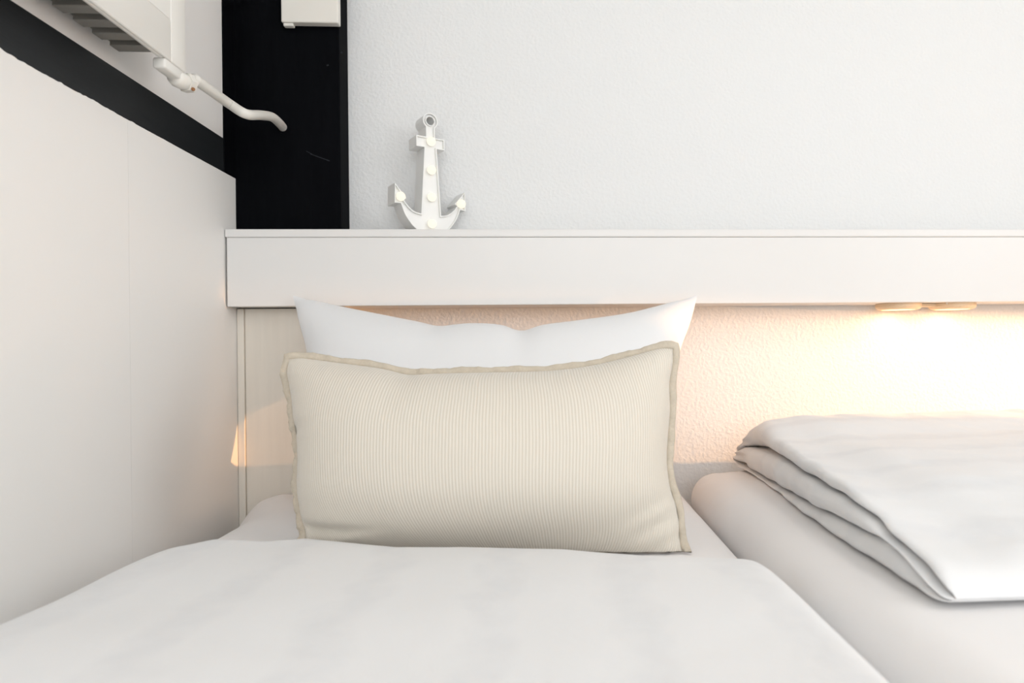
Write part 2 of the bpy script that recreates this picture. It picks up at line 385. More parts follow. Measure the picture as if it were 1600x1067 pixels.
# ------------------------------------------------------------------ anchor lamp
def anchor_outline():
    """right half from the bottom centre upwards, metres; returns closed outline"""
    R = []
    R += [(0.0, 0.0), (0.026, 0.0)]
    R += [tuple(p) for p in catmull([(0.026, 0.0), (0.040, 0.012), (0.053, 0.030), (0.0615, 0.051)], 5)[1:]]
    R += [(0.0735, 0.050), (0.0725, 0.088), (0.050, 0.061), (0.0555, 0.058)]
    R += [tuple(p) for p in catmull([(0.0555, 0.058), (0.046, 0.046), (0.034, 0.0375), (0.0205, 0.0345)], 4)[1:]]
    R += [(0.0125, 0.166), (0.029, 0.166), (0.029, 0.187), (0.0092, 0.187), (0.0092, 0.207)]
    c = (0.0, 0.2195); r = 0.0155; a0 = math.asin(0.0092 / r)
    for k in range(0, 13):
        an = -math.pi / 2 + a0 + (math.pi - a0) * k / 12.0
        R.append((c[0] + r * math.cos(an), c[1] + r * math.sin(an)))
    R = [p for i, p in enumerate(R) if i == 0 or math.hypot(p[0] - R[i - 1][0], p[1] - R[i - 1][1]) > 1e-5]
    L = [(-x, z) for x, z in R[::-1] if x > 1e-6]
    return R + L
def offset_poly(P, d):
    n = len(P); out = []
    for i in range(n):
        p0, p1, p2 = Vector(P[i - 1]), Vector(P[i]), Vector(P[(i + 1) % n])
        e1 = (p1 - p0).normalized(); e2 = (p2 - p1).normalized()
        n1 = Vector((-e1.y, e1.x)); n2 = Vector((-e2.y, e2.x)); mm = (n1 + n2)
        mm = mm / max(0.35, (mm.length_squared / 2)) 
        out.append(tuple(p1 + mm * d))
    return out
def filled(name, loops, y0, y1, mt, parent):
    """flat shape in XZ (with holes), extruded between y0 and y1"""
    cu = bpy.data.curves.new(name, 'CURVE'); cu.dimensions = '2D'; cu.fill_mode = 'BOTH'; cu.extrude = abs(y1 - y0) / 2
    for lp in loops:
        s = cu.splines.new('POLY'); s.points.add(len(lp) - 1); s.use_cyclic_u = True
        for q, (x, z) in zip(s.points, lp): q.co = (x, z, 0, 1)
    tmp = bpy.data.objects.new(name + '_curve', cu); C.objects.link(tmp)
    dg = bpy.context.evaluated_depsgraph_get(); me = bpy.data.meshes.new_from_object(tmp.evaluated_get(dg))
    bpy.data.objects.remove(tmp); bpy.data.curves.remove(cu)
    me.name = name; ym = (y0 + y1) / 2
    me.transform(Matrix(((1, 0, 0, 0), (0, 0, -1, ym), (0, 1, 0, 0), (0, 0, 0, 1))))
    me.materials.clear(); me.materials.append(mt)
    for p in me.polygons: p.use_smooth = False
    o = bpy.data.objects.new(name, me); C.objects.link(o); o.parent = parent
    return o
pa = atY(674, 357, 1.36)
anc = thing('anchor_lamp', 'white anchor-shaped marquee lamp with six lit bulbs on the shelf', 'lamp', (pa.x, 1.362, zt + 0.0003), math.radians(32))
OUT = anchor_outline(); IN = offset_poly(OUT, 0.0019)
hole = [(0.0083 * math.cos(t), 0.2195 + 0.0083 * math.sin(t)) for t in np.linspace(0, 2 * math.pi, 25)[:-1]]
hole2 = [(0.0098 * math.cos(t), 0.2195 + 0.0098 * math.sin(t)) for t in np.linspace(0, 2 * math.pi, 25)[:-1]]
TK = 0.038
filled('rim', [OUT, IN], 0.0, TK, M['anchor'], anc)
filled('face_plate', [IN, hole], 0.0050, 0.0075, M['anchor'], anc)
filled('back_plate', [OUT, hole], TK, TK + 0.002, M['anchor'], anc)
filled('eye_ring', [hole2, hole], 0.0005, TK, M['anchor'], anc)
for bx_, bz in ((0, 0.178), (0, 0.122), (0, 0.069), (0, 0.0165), (-0.0625, 0.0625), (0.0625, 0.0625)):
    bm = bmesh.new(); bmesh.ops.create_uvsphere(bm, u_segments=20, v_segments=12, radius=0.0088)
    bmesh.ops.translate(bm, verts=bm.verts, vec=(bx_, -0.0035, bz)); b = finish('bulb', bm, M['bulb'], anc, True)
    bm = bmesh.new(); tube(bm, [(bx_, 0.0049, bz), (bx_, 0.0005, bz)], 0.0062, 16); finish('socket', bm, M['anchor'], b)

# ------------------------------------------------------------------ lamps under the shelf
def puck(parent, x, yc, r, h):
    bm = bmesh.new(); rings = []
    prof = [(r * 0.97, 0.0), (r, -0.001), (r, -h * 0.55), (r * 0.93, -h * 0.85), (r * 0.80, -h), (r * 0.76, -h + 0.001)]
    for rr, z in prof:
        rings.append([bm.verts.new((x + rr * math.cos(k * math.pi / 20), yc + rr * math.sin(k * math.pi / 20), z)) for k in range(40)])
    for r0, r1 in zip(rings, rings[1:]):
        for k in range(40): bm.faces.new((r0[k], r0[(k + 1) % 40], r1[(k + 1) % 40], r1[k]))
    bm.faces.new(rings[0]); bm.faces.new(rings[-1][::-1]); bmesh.ops.recalc_face_normals(bm, faces=bm.faces[:])
    hs = finish('housing', bm, M['amber'], parent, False)
    bm = bmesh.new(); rr = r * 0.74
    vs = [bm.verts.new((x + rr * math.cos(k * math.pi / 16), yc + rr * math.sin(k * math.pi / 16), -h + 0.0006)) for k in range(32)]
    bm.faces.new(vs[::-1]); finish('diffuser', bm, M['diffuser'], hs)
def spot(parent, x, y, z, power, r):
    l = bpy.data.lights.new('lamp_light', 'AREA'); l.shape = 'DISK'; l.size = r * 2; l.energy = power; l.color = (1.0, 0.60, 0.30); l.spread = math.radians(178)
    o = bpy.data.objects.new('lamp_light', l); C.objects.link(o); o.parent = parent; o.location = (x, y, z)
l0 = atY(1371, 476, 1.385); l1 = atY(1436, 476, 1.385); l2 = atY(1455, 476, 1.385); l3 = atY(1520, 476, 1.385)
R1 = (l1.x - l0.x) / 2; R2 = (l3.x - l2.x) / 2
c1 = (l0.x + l1.x) / 2; c2 = (l2.x + l3.x) / 2
LAMPW = 0.09; READW = 290.0
ul = thing('under_shelf_lamp', 'low twin-disc lamp under the shelf at the right, warm glow coloured into its rims', 'lamp', ((c1 + c2) / 2, 1.385, zb + 0.001))
xm = (c1 + c2) / 2
puck(ul, c1 - xm, 0, R1, 0.0135); puck(ul, c2 - xm, 0, R2, 0.0135)
boxo('bridge', (c1 - xm + R1 * 0.9, c2 - xm - R2 * 0.9, -0.014, 0.014, -0.007, -0.0003), M['amber'], ul, bev=0.0015)
boxo('cable_clip', (0.030 - 0.004, 0.034, -0.034, -0.028, -0.0045, -0.0002), M['wood'], ul, bev=0.0005, seg=1)
spot(ul, c1 - xm, 0, -0.0142, LAMPW, R1 * 0.7); spot(ul, c2 - xm, 0, -0.0142, LAMPW, R2 * 0.7)
# added, unseen: stand and hooded lamp whose light rakes the wall under the shelf
ns = thing('added_nightstand', 'white bedside stand added out of view on the right to carry the lamp', 'added_nightstand', (2.20, 1.16, 0))
boxo('body', (-0.20, 0.20, -0.22, 0.24, 0.06, 0.58), M['shelf'], ns, bev=0.003)
boxo('top', (-0.21, 0.21, -0.23, 0.25, 0.581, 0.60), M['shelf'], ns, bev=0.003)
dr = boxo('drawer', (-0.19, 0.19, -0.236, -0.2205, 0.40, 0.56), M['shelf'], ns, bev=0.002)
boxo('knob', (-0.012, 0.012, -0.258, -0.2365, 0.47, 0.494), M['metal'], dr, bev=0.004)
for sx in (-0.17, 0.17):
    for sy in (-0.19, 0.21): boxo('leg', (sx - 0.02, sx + 0.02, sy - 0.02, sy + 0.02, 0, 0.0595), M['base'], ns)
rl_ = thing('added_reading_lamp', 'unseen hooded reading lamp added on the right to light the wall under the shelf', 'lamp', (2.25, 1.02, 0.601))
bm = bmesh.new(); tube(bm, [(0, 0, 0), (0, 0, 0.012), (0, 0, 0.018)], [0.06, 0.058, 0.02], 32); finish('base', bm, M['plastic'], rl_)
bm = bmesh.new(); tube(bm, [(0.03, 0, 0.0185), (0.03, 0, 0.10), (0.03, 0, 0.194)], 0.006, 14); finish('stem', bm, M['plastic'], rl_, True)
hood = boxo('hood', (-0.25, 0.05, -0.10, 0.15, 0.199, 0.202), M['plastic'], rl_)  # added visor, cuts the beam off the shelf front
boxo('hood_back', (0.046, 0.05, -0.10, 0.15, 0.13, 0.1985), M['plastic'], hood)
bm = bmesh.new(); bmesh.ops.create_uvsphere(bm, u_segments=20, v_segments=12, radius=0.008); bmesh.ops.translate(bm, verts=bm.verts, vec=(0.014, 0, 0.188)); finish('bulb', bm, M['globe'], rl_, True)
l = bpy.data.lights.new('added_lamp_beam', 'SPOT'); l.energy = READW; l.color = (1.0, 0.50, 0.20); l.shadow_soft_size = 0.005
l.spot_size = math.radians(44); l.spot_blend = 0.12
o = bpy.data.objects.new('added_lamp_beam', l); C.objects.link(o); o.parent = rl_; o.location = (0.0, 0, 0.190)
o.rotation_euler = Vector((-math.cos(math.radians(27.0)), math.sin(math.radians(27.0)), -0.03)).to_track_quat('-Z', 'Y').to_euler()

# ------------------------------------------------------------------ beds
X10, X11 = -0.575, 0.266
X20, X21 = 0.270, 1.170
BY0, BY1 = -0.58, 1.366
def edge_drop(d, r):
    """how far a rounded edge of radius r lies below the top, at distance d inside the side"""
    d = np.clip(d, 0, r); return r - np.sqrt(np.maximum(0, r * r - (r - d) ** 2))
def mattress(name, label, x0, x1, ztop, zbot, r, seed, group, rl=None):
    rl = rl or r
    nx, ny = 150, 190
    # closed loop cross-section (x,z) swept along y, corners rounded in plan as well
    t = []
    na = 12
    hx = (x1 - x0) / 2; cx = (x0 + x1) / 2
    prof = []
    rb = 0.03
    for k in range(na + 1):
        a = math.pi - k * math.pi / 2 / na; prof.append((x0 + rl + rl * math.cos(a), ztop - rl + rl * math.sin(a)))
    for k in range(1, nx): prof.append((x0 + rl + (x1 - x0 - r - rl) * k / nx, ztop))
    for k in range(na + 1):
        a = math.pi / 2 - k * math.pi / 2 / na; prof.append((x1 - r + r * math.cos(a), ztop - r + r * math.sin(a)))
    for k in range(1, 6): prof.append((x1, ztop - r - (ztop - r - zbot - rb) * k / 6))
    for k in range(5):
        a = -k * math.pi / 2 / 4; prof.append((x1 - rb + rb * math.cos(a), zbot + rb + rb * math.sin(a)))
    for k in range(5):
        a = -math.pi / 2 - k * math.pi / 2 / 4; prof.append((x0 + rb + rb * math.cos(a), zbot + rb + rb * math.sin(a)))
    for k in range(1, 6): prof.append((x0, zbot + rb + (ztop - rl - zbot - rb) * k / 6))
    prof = np.array(prof); n = len(prof)
    # the left edge is squarer towards the head end, where the sheet is pulled tight over the corner
    prof2 = prof.copy(); arc = np.arange(na + 1); a_ = math.pi - arc * math.pi / 2 / na; rs = min(rl, 0.055)
    prof2[:na + 1] = np.column_stack([x0 + rs + rs * np.cos(a_), ztop - rs + rs * np.sin(a_)])
    k_ = np.arange(1, nx); prof2[na + 1:na + nx] = np.column_stack([x0 + rs + (x1 - x0 - r - rs) * k_ / nx, np.full(nx - 1, ztop)])
    prof_wide = prof; zm = (ztop + zbot) / 2
    ys = np.concatenate([BY0 + r - r * np.cos(np.linspace(0, math.pi / 2, 8)), np.linspace(BY0 + r, BY1 - r, ny)[1:-1], BY1 - r + r * np.sin(np.linspace(0, math.pi / 2, 14))])
    V = np.zeros((len(ys), n, 3))
    for j, y in enumerate(ys):
        d = min(y - BY0, BY1 - y); s = edge_drop(np.array(d), r) if d < r else 0.0
        s = float(s); q_ = min(1.0, max(0.0, (BY1 - y) / 0.20)); q_ = q_ * q_ * (3 - 2 * q_); prof = prof2 * (1 - q_) + prof_wide * q_
        fx = 1 - s / hx; fz = 1 - s / ((ztop - zbot) / 2)
        V[j, :, 0] = cx + (prof[:, 0] - cx) * fx; V[j, :, 2] = zm + (prof[:, 1] - zm) * fz; V[j, :, 1] = y
    # soft sheet wrinkles, mostly near the far corners
    X, Y = V[..., 0], V[..., 1]
    up_ = np.clip((V[..., 2] - (ztop - r)) / r, 0, 1)
    cr = np.exp(-((Y - BY1) / 0.16) ** 2) * (np.exp(-((X - x0) / 0.16) ** 2) + np.exp(-((X - x1) / 0.16) ** 2))
    V[..., 2] -= up_ * (0.0012 * (1 + vnoise(X * 5, Y * 2.5, seed)) + cr * 0.0025 * (1 + vnoise(X * 18 + Y * 9, Y * 7 - X * 10, seed + 1)))
    th = thing(name, label, 'mattress', (cx, (BY0 + BY1) / 2, zbot), group=group)
    V -= np.array([cx, (BY0 + BY1) / 2, zbot])
    grid_mesh('fitted_sheet', V, M['sheet'], th, wrapu=True, capends=True)
    return th
mattress('mattress', 'white sheeted mattress of the left bed beneath the propped pillow', X10, X11, Z1, Z1 - 0.22, 0.062, 3, 'mattresses', 0.135)
mattress('mattress', 'white sheeted mattress of the right bed beneath the folded duvet', X20, X21, Z2, Z2 - 0.247, 0.062, 9, 'mattresses')
for (x0, x1, lab) in ((X10 + 0.01, X11 - 0.004, 'pale wooden bed base under the left mattress'), (X20 + 0.004, X21, 'pale wooden bed base under the right mattress')):
    t = thing('bed_base', lab, 'bed', ((x0 + x1) / 2, 0.39, 0))
    hw = (x1 - x0) / 2
    boxo('side_panel', (-hw, -hw + 0.03, -0.96, 0.96, 0.03, Z1 - 0.245), M['base'], t, bev=0.002)
    boxo('side_panel', (hw - 0.03, hw, -0.96, 0.96, 0.03, Z1 - 0.245), M['base'], t, bev=0.002)
    boxo('end_panel', (-hw + 0.031, hw - 0.031, -0.96, -0.93, 0.03, Z1 - 0.245), M['base'], t, bev=0.002)
    boxo('end_panel', (-hw + 0.031, hw - 0.031, 0.93, 0.96, 0.03, Z1 - 0.245), M['base'], t, bev=0.002)
    boxo('deck', (-hw, hw, -0.96, 0.96, Z1 - 0.244, Z1 - 0.2215), M['base'], t, bev=0.002)
    for sx in (-1, 1):
        for sy in (-1, 1):
            boxo('leg', (sx * (hw - 0.06) - 0.025, sx * (hw - 0.06) + 0.025, sy * 0.88 - 0.025, sy * 0.88 + 0.025, 0, 0.03) if False else (min(sx * (hw - 0.035), sx * (hw - 0.085)), max(sx * (hw - 0.035), sx * (hw - 0.085)), sy * 0.88 - 0.025, sy * 0.88 + 0.025, 0, Z1 - 0.2455), M['base'], t, bev=0.002)

# ------------------------------------------------------------------ duvet spread over the left bed
def duvet_left():
    # edge (towards the head) as a function of x, from the photograph's contour
    cont = [(300, 853), (340, 845), (420, 848), (480, 843), (540, 849), (620, 857), (720, 857), (880, 862), (1000, 873), (1080, 876), (1165, 879)]
    H = CZ - 0.236
    ex_, ey_ = [], []
    for px, py in cont:
        r = ray(px, py); t = (H - CZ) / r.z; ex_.append(r.x * t); ey_.append(r.y * t)
    ex_ = np.array(ex_); ey_ = np.array(ey_) + 0.012
    global DUV; DUV = (ex_, ey_)
    r = 0.062
    # arc-length coordinate across: over the mattress with both sides draped
    nu, nv = 230, 250
    def base_z(x):
        return Z1 - edge_drop(np.clip(x - X10, 0, 0.135), 0.135) - edge_drop(np.clip(X11 - x, 0, r), r)
    us = np.linspace(0, 1, nu)
    # drape path: x goes from left (-0.603) to right (0.262)
    xs = -0.600 + (0.2600 + 0.600) * (0.5 - 0.5 * np.cos(np.pi * us)) * 0.35 + (0.86) * us * 0.65
    vs = np.linspace(0, 1, nv) ** 0.8
    Xg = np.repeat(xs[None, :], nv, 0)
    ye = np.interp(xs, ex_, ey_)
    ye[xs < ex_[0]] = ey_[0] - (ex_[0] - xs[xs < ex_[0]]) * 0.15
    Yg = ye[None, :] - (1 - vs[::-1][:, None]) * 0
    y0 = BY0 + 0.02
    Yg = y0 + (ye[None, :] - y0) * vs[:, None]
    dist = ye[None, :] - Yg                                   # distance from the head edge
    # thickness: quick round-over at the head edge, soft puff elsewhere, thinner at the sides
    te = 0.026 * np.sqrt(np.clip(1 - (1 - np.clip(dist / 0.026, 0, 1)) ** 2, 0, 1))
    puff = 0.014 * (1 - np.exp(-dist / 0.25)) 
    side = np.clip((Xg - (-0.600)) / 0.20, 0, 1); sider = np.clip((0.262 - Xg) / 0.050, 0, 1)
    sl = np.sin(side * math.pi / 2); sr = np.sin(sider * math.pi / 2)
    wav = 0.0045 * vnoise(Xg * 1.6, Yg * 1.2, 21, 2) + 0.0016 * vnoise(Xg * 5, Yg * 3, 22, 2)
    wav = wav * np.clip(dist / 0.05, 0, 1)
    # dimples along the head edge as in the photograph
    T = (te + puff + wav) * (0.20 + 0.80 * sl) * (0.35 + 0.65 * sr)
    bz = base_z(np.clip(Xg, X10 + 0.014, X11 - 0.012))
    bz = np.minimum(bz, Z1)
    # left side droops towards the wall
    bz = bz + 0.0015
    top = bz + 0.003 + T
    bot = bz + 0.0025
    Vt = np.dstack([Xg, Yg, top]); Vb = np.dstack([Xg, Yg, bot])
    # the rounded nose bulges slightly towards the head
    Vt[..., 1] = Yg
    V = np.concatenate([Vt, Vb[::-1]], 0)
    o = bpy.data.objects.new('x', None)
    cx, cy, cz = -0.17, 0.12, Z1
    V = V - np.array([cx, cy, cz])
    ob = grid_mesh('duvet', V, M['duvet1'])
    # close the side seams
    bm = bmesh.new(); bm.from_mesh(ob.data); bmesh.ops.remove_doubles(bm, verts=bm.verts[:], dist=0.0001)
    bmesh.ops.holes_fill(bm, edges=[e for e in bm.edges if e.is_boundary], sides=0)
    bmesh.ops.recalc_face_normals(bm, faces=bm.faces[:]); 
    for f in bm.faces: f.smooth = True
    bm.to_mesh(ob.data); bm.free()
    ob.location = (cx, cy, cz)
    tag(ob, 'white striped duvet spread flat over the left bed in the foreground', 'duvet')
duvet_left()

# ------------------------------------------------------------------ folded duvet on the right bed
def duvet_right():
    ny = 150; Y0, Y1 = 0.585, 1.368; XRr = 1.14
    ts = np.linspace(0, 1, ny); 
    # denser towards both ends
    ys = Y0 + (Y1 - Y0) * (0.5 - 0.5 * np.cos(np.pi * ts)) * 0.6 + (Y1 - Y0) * ts * 0.4
    rows = []
    def L(tab, y): return float(np.interp(y, [a for a, _ in tab], [b for _, b in tab]))
    # lower outline and crease heights of the stack, taken from points seen in the photograph
    bl = []
    for px, py in [(1171, 741), (1190, 752), (1212, 769), (1253, 804), (1306, 843), (1371, 886), (1420, 917), (1470, 952), (1494, 961)]:
        r = ray(px, py); t = (Z2 - CZ) / r.z; bl.append((r.y * t, r.x * t))
    bl.sort(); bl = [(0.56, bl[0][1] + 0.002)] + bl + [(1.42, bl[-1][1] - 0.004)]
    xb = bl
    def curtain(pts, dx):
        out = []
        for px, py in pts:
            r = ray(px, py); yy = min(np.linspace(0.5, 1.45, 400), key=lambda q_: abs(r.x / r.y * q_ - (L(xb, q_) + dx)))
            out.append((yy, CZ + r.z / r.y * yy - Z2))
        return sorted(out)
    z1t = curtain([(1150, 692), (1220, 718), (1257, 741), (1314, 773), (1371, 810), (1416, 853), (1486, 929)], 0.004)
    z2t = curtain([(1160, 726), (1195, 749), (1236, 773), (1265, 790), (1306, 810), (1347, 831), (1416, 858)], 0.002)
    print('crease', [(round(a, 2), round(b, 3)) for a, b in z1t], [(round(a, 2), round(b, 3)) for a, b in z2t], [(round(a, 2), round(b, 3)) for a, b in xb])
    zt_ = [(0.56, .036), (0.62, .046), (0.70, .062), (0.80, .076), (0.9, .084), (1.0, .088), (1.1, .094), (1.16, .106), (1.22, .113), (1.27, .092), (1.31, .062), (1.35, .040), (1.42, .03)]
    for j, y in enumerate(ys):
        e = min((y - Y0) / 0.048, 1.0); s = math.sqrt(max(0.0, 1 - (1 - e) ** 2)); e2 = min((Y1 - y) / 0.04, 1.0); s *= math.sqrt(max(0.0, 1 - (1 - e2) ** 2))
        s = max(s, 0.03)
        h = L(zt_, y); 
        wv = 0.0025 * math.sin(y * 37) + 0.0018 * math.sin(y * 71 + 1)
        xb0 = L(xb, y); xa, xbm, xc = xb0 + wv * 0.5 + 0.002, xb0 - 0.004 - wv * 0.6, xb0 + 0.3 * wv
        d1, d2 = 0.030, 0.026                     # depth of the creases between layers
        f1, f2 = 0.64, 0.30                       # crease heights as a share of h
        g = 0.0035
        deep = 0.5 + 0.5 * math.sin(min(1, max(0, (y - 0.62) / 0.5)) * math.pi)
        d1 *= 0.35 + 0.9 * deep
        P = []
        # top surface from right to left (x falling)
        P += [(x, h) for x in np.linspace(XRr, xa + 0.05, 60)]
        zc1 = min(L(z1t, y), h - 0.014); zc1 = max(zc1, 0.012); zc2 = min(max(L(z2t, y), 0.006), zc1 - 0.005)
        if y < 0.80: zc2 = min(zc2, zc1 * (0.5 + 0.4 * (y - 0.56) / 0.24))
        r1 = (h - zc1) / 2; r2 = (zc1 - zc2) / 2; r3 = zc2 / 2
        # top layer rounds over
        for k in range(1, 11):
            a = math.pi / 2 + math.pi * k / 10; P.append((xa + max(r1, .012) * 1.2 + max(r1, .012) * 1.2 * math.cos(a), zc1 + g / 2 + (h - zc1 - g / 2) / 2 * (1 + math.sin(a))))
        P += [(xa + 0.03, zc1 + g / 2), (xa + d1 + 0.012, zc1 + g * 0.3), (xa + d1 + 0.016, zc1), (xa + d1 + 0.012, zc1 - g * 0.3), (xbm + 0.022, zc1 - g / 2)]
        for k in range(0, 11):
            a = math.pi / 2 + math.pi * k / 10; P.append((xbm + 0.014 + 0.014 * math.cos(a), zc2 + g / 2 + (zc1 - g - zc2) / 2 * (1 + math.sin(a))))
        P += [(xbm + d2 + 0.008, zc2 + g * 0.3), (xbm + d2 + 0.012, zc2), (xbm + d2 + 0.008, zc2 - g * 0.3), (xc + 0.018, zc2 - g / 2)]
        for k in range(0, 11):
            a = math.pi / 2 + math.pi * k / 10; P.append((xc + 0.011 + 0.011 * math.cos(a), (zc2 - g / 2) / 2 * (1 + math.sin(a))))
        P += [(x, 0.0) for x in np.linspace(xc + 0.03, XRr, 12)]
        # right side
        P += [(XRr + 0.02 * math.sin(math.pi * k / 5), h * k / 5) for k in range(1, 5)]
        P = np.array(P); zmid = h * 0.40
        X = P[:, 0]; Z = P[:, 1]
        Z = zmid * (1 - s) * 0.6 + Z * s if y < 1.0 else Z * s + zmid * (1 - s)
        X = X + (1 - s) * 0.008 * (X < 0.6)
        rows.append(np.column_stack([X, np.full(len(X), y), Z]))
    V = np.array(rows)
    X, Y, Z = V[..., 0].copy(), V[..., 1].copy(), V[..., 2].copy()
    hz = np.array([L(zt_, y) for y in ys])[:, None]
    topm = np.clip((Z / hz - 0.55) / 0.45, 0, 1)
    V[..., 2] += topm * (0.0040 * vnoise(X * 2.2, Y * 2.6, 31, 2) + 0.0013 * vnoise(X * 9 + Y * 3, Y * 11, 32, 2) - 0.010 * np.exp(-((X - 0.40) / 0.05) ** 2))
    # far-end wrinkles
    V[..., 2] += topm * np.exp(-((Y - 1.30) / 0.08) ** 2) * 0.0022 * np.sin(X * 70 + Y * 90 + 2 * np.sin(X * 23))
    V[..., 0] += 0.0016 * vnoise(Y * 8, Z * 30, 33, 2) * (X < 0.5)
    # small gathered creases at the far left corner
    cr = np.exp(-((Y - 1.33) / 0.07) ** 2) * np.exp(-((X - 0.38) / 0.05) ** 2)
    V[..., 0] += cr * 0.003 * np.sin(Z * 420 + Y * 60)
    mesh = V.copy(); c = np.array([0.75, 0.98, Z2]); mesh[..., 2] += Z2 + 0.0005
    mesh -= c
    o = grid_mesh('duvet', mesh, M['duvet2'], wrapu=True, capends=True); o.location = tuple(c)
    tag(o, 'white duvet folded into a thick stack on the right bed', 'duvet')
duvet_right()

# ------------------------------------------------------------------ inflated pillow (small spring solver)
def inflate(Wd, Hd, nx, ny, press, iters, seed, bend=0.25):
    u = np.linspace(-.5, .5, nx); v = np.linspace(-.5, .5, ny); U, Vv = np.meshgrid(u, v)
    r = np.random.RandomState(seed)
    A = np.dstack([U * Wd, Vv * Hd, 0.002 + 0 * U]); B = A.copy(); B[..., 2] *= -1
    for G, s in ((A, 1), (B, -1)):
        G[1:-1, 1:-1, 2] += s * (0.01 + 0.0006 * r.randn(ny - 2, nx - 2))
    dx = Wd / (nx - 1); dy = Hd / (ny - 1); dd = math.hypot(dx, dy)
    Pv = [A.copy(), B.copy()]; Gs = [A, B]
    def con(G, a, b, L, ks, kc):
        pa_, pb_ = G[a], G[b]; d = pb_ - pa_; ln = np.sqrt((d ** 2).sum(-1, keepdims=True)) + 1e-9
        e = (ln - L) / ln; k = np.where(e > 0, ks, kc); c = d * e * k * 0.5
        G[a] = pa_ + c; G[b] = pb_ - c
    sl = slice
    for it in range(iters):
        p = press * min(1, it / 60)
        for gi, (G, sg) in enumerate(zip(Gs, (1, -1))):
            du = np.zeros_like(G); dv = np.zeros_like(G)
            du[:, 1:-1] = G[:, 2:] - G[:, :-2]; dv[1:-1] = G[2:] - G[:-2]
            nrm = np.cross(du, dv) * sg; ar = np.sqrt((nrm ** 2).sum(-1, keepdims=True)) + 1e-12
            vel = (G - Pv[gi]) * 0.93; Pv[gi] = G.copy()
            G += vel + nrm / ar * p
        for sub in range(6):
            for G in Gs:
                for o_ in (0, 1):
                    n = (nx - o_) // 2 * 2
                    con(G, (sl(None), sl(o_, o_ + n, 2)), (sl(None), sl(o_ + 1, o_ + n + 1, 2)), dx, 1.0, 0.35)
                    n = (ny - o_) // 2 * 2
                    con(G, (sl(o_, o_ + n, 2), sl(None)), (sl(o_ + 1, o_ + n + 1, 2), sl(None)), dy, 1.0, 0.35)
                for (a0, a1, b0, b1) in ((sl(0, -1), sl(0, -1), sl(1, None), sl(1, None)), (sl(0, -1), sl(1, None), sl(1, None), sl(0, -1))):
                    da = G[b0, b1] - G[a0, a1]; ln = np.sqrt((da ** 2).sum(-1, keepdims=True)) + 1e-9
                    e = (ln - dd) / ln; k = np.where(e > 0, 0.35, 0.1); c = da * e * k * 0.25
                    G[a0, a1] += c; G[b0, b1] -= c
                # bending: relax towards the mean of neighbours
                lap = (G[1:-1, 2:] + G[1:-1, :-2] + G[2:, 1:-1] + G[:-2, 1:-1]) / 4 - G[1:-1, 1:-1]
                G[1:-1, 1:-1] += lap * bend * 0.3
            for sel in ((0, sl(None)), (-1, sl(None)), (sl(None), 0), (sl(None), -1)):
                mid = (A[sel] + B[sel]) / 2; A[sel] = mid; B[sel] = mid
    return A, B

def resample(P, n):
    P = np.array(P, float); d = np.r_[0, np.cumsum(np.sqrt(((P[1:] - P[:-1]) ** 2).sum(1)))]; t = np.linspace(0, d[-1], n)
    return np.column_stack([np.interp(t, d, P[:, k]) for k in range(P.shape[1])])
def fit_outline(A, B, top, bottom, left, right):
    """shift the sheets in-plane so their seam follows the wanted outline (each polyline left->right or bottom->top), by a blended patch"""
    ny, nx = A.shape[:2]
    T = [resample(catmull(q, 8), n) for q, n in ((bottom, nx), (top, nx), (left, ny), (right, ny))]
    db = T[0] - A[0, :, :2]; dt = T[1] - A[-1, :, :2]; dl = T[2] - A[:, 0, :2]; dr = T[3] - A[:, -1, :2]
    s = np.linspace(0, 1, nx)[None, :, None]; t = np.linspace(0, 1, ny)[:, None, None]
    D = (1 - t) * db[None] + t * dt[None] + (1 - s) * dl[:, None] + s * dr[:, None] - ((1 - s) * (1 - t) * db[0] + s * (1 - t) * db[-1] + (1 - s) * t * dt[0] + s * t * dt[-1])
    A[..., :2] += D; B[..., :2] += D
def smooth(G, n):
    for _ in range(n):
        G[1:-1, 1:-1] += 0.5 * ((G[1:-1, 2:] + G[1:-1, :-2] + G[2:, 1:-1] + G[:-2, 1:-1]) / 4 - G[1:-1, 1:-1])
def two_sheets(name, A, B, mt, parent, uvs=None):
    ny, nx = A.shape[:2]
    uu, vv = np.meshgrid(np.linspace(0, 1, nx), np.linspace(0, 1, ny))
    V = np.concatenate([A.reshape(-1, 3), B.reshape(-1, 3)]); UV = np.tile(np.column_stack([uu.ravel(), vv.ravel()]), (2, 1)); n = nx * ny
    faces = []
    for j in range(ny - 1):
        for i in range(nx - 1):
            a = j * nx + i; faces.append((a, a + 1, a + nx + 1, a + nx)); faces.append((n + a, n + a + nx, n + a + nx + 1, n + a + 1))
    me = bpy.data.meshes.new(name); me.from_pydata(V.tolist(), [], faces); me.update()
    l = me.uv_layers.new(name='UVMap'); idx = np.array([lp.vertex_index for lp in me.loops]); l.data.foreach_set('uv', UV[idx].astype(np.float32).ravel())
    bm = bmesh.new(); bm.from_mesh(me); bmesh.ops.remove_doubles(bm, verts=bm.verts[:], dist=1e-6); bmesh.ops.recalc_face_normals(bm, faces=bm.faces[:])
    for f in bm.faces: f.smooth = True
    bm.to_mesh(me); bm.free(); me.materials.append(mt)
    o = bpy.data.objects.new(name, me); C.objects.link(o)
    if parent: o.parent = parent
    sb = o.modifiers.new('subdivision', 'SUBSURF'); sb.levels = 1; sb.render_levels = 1
    return o

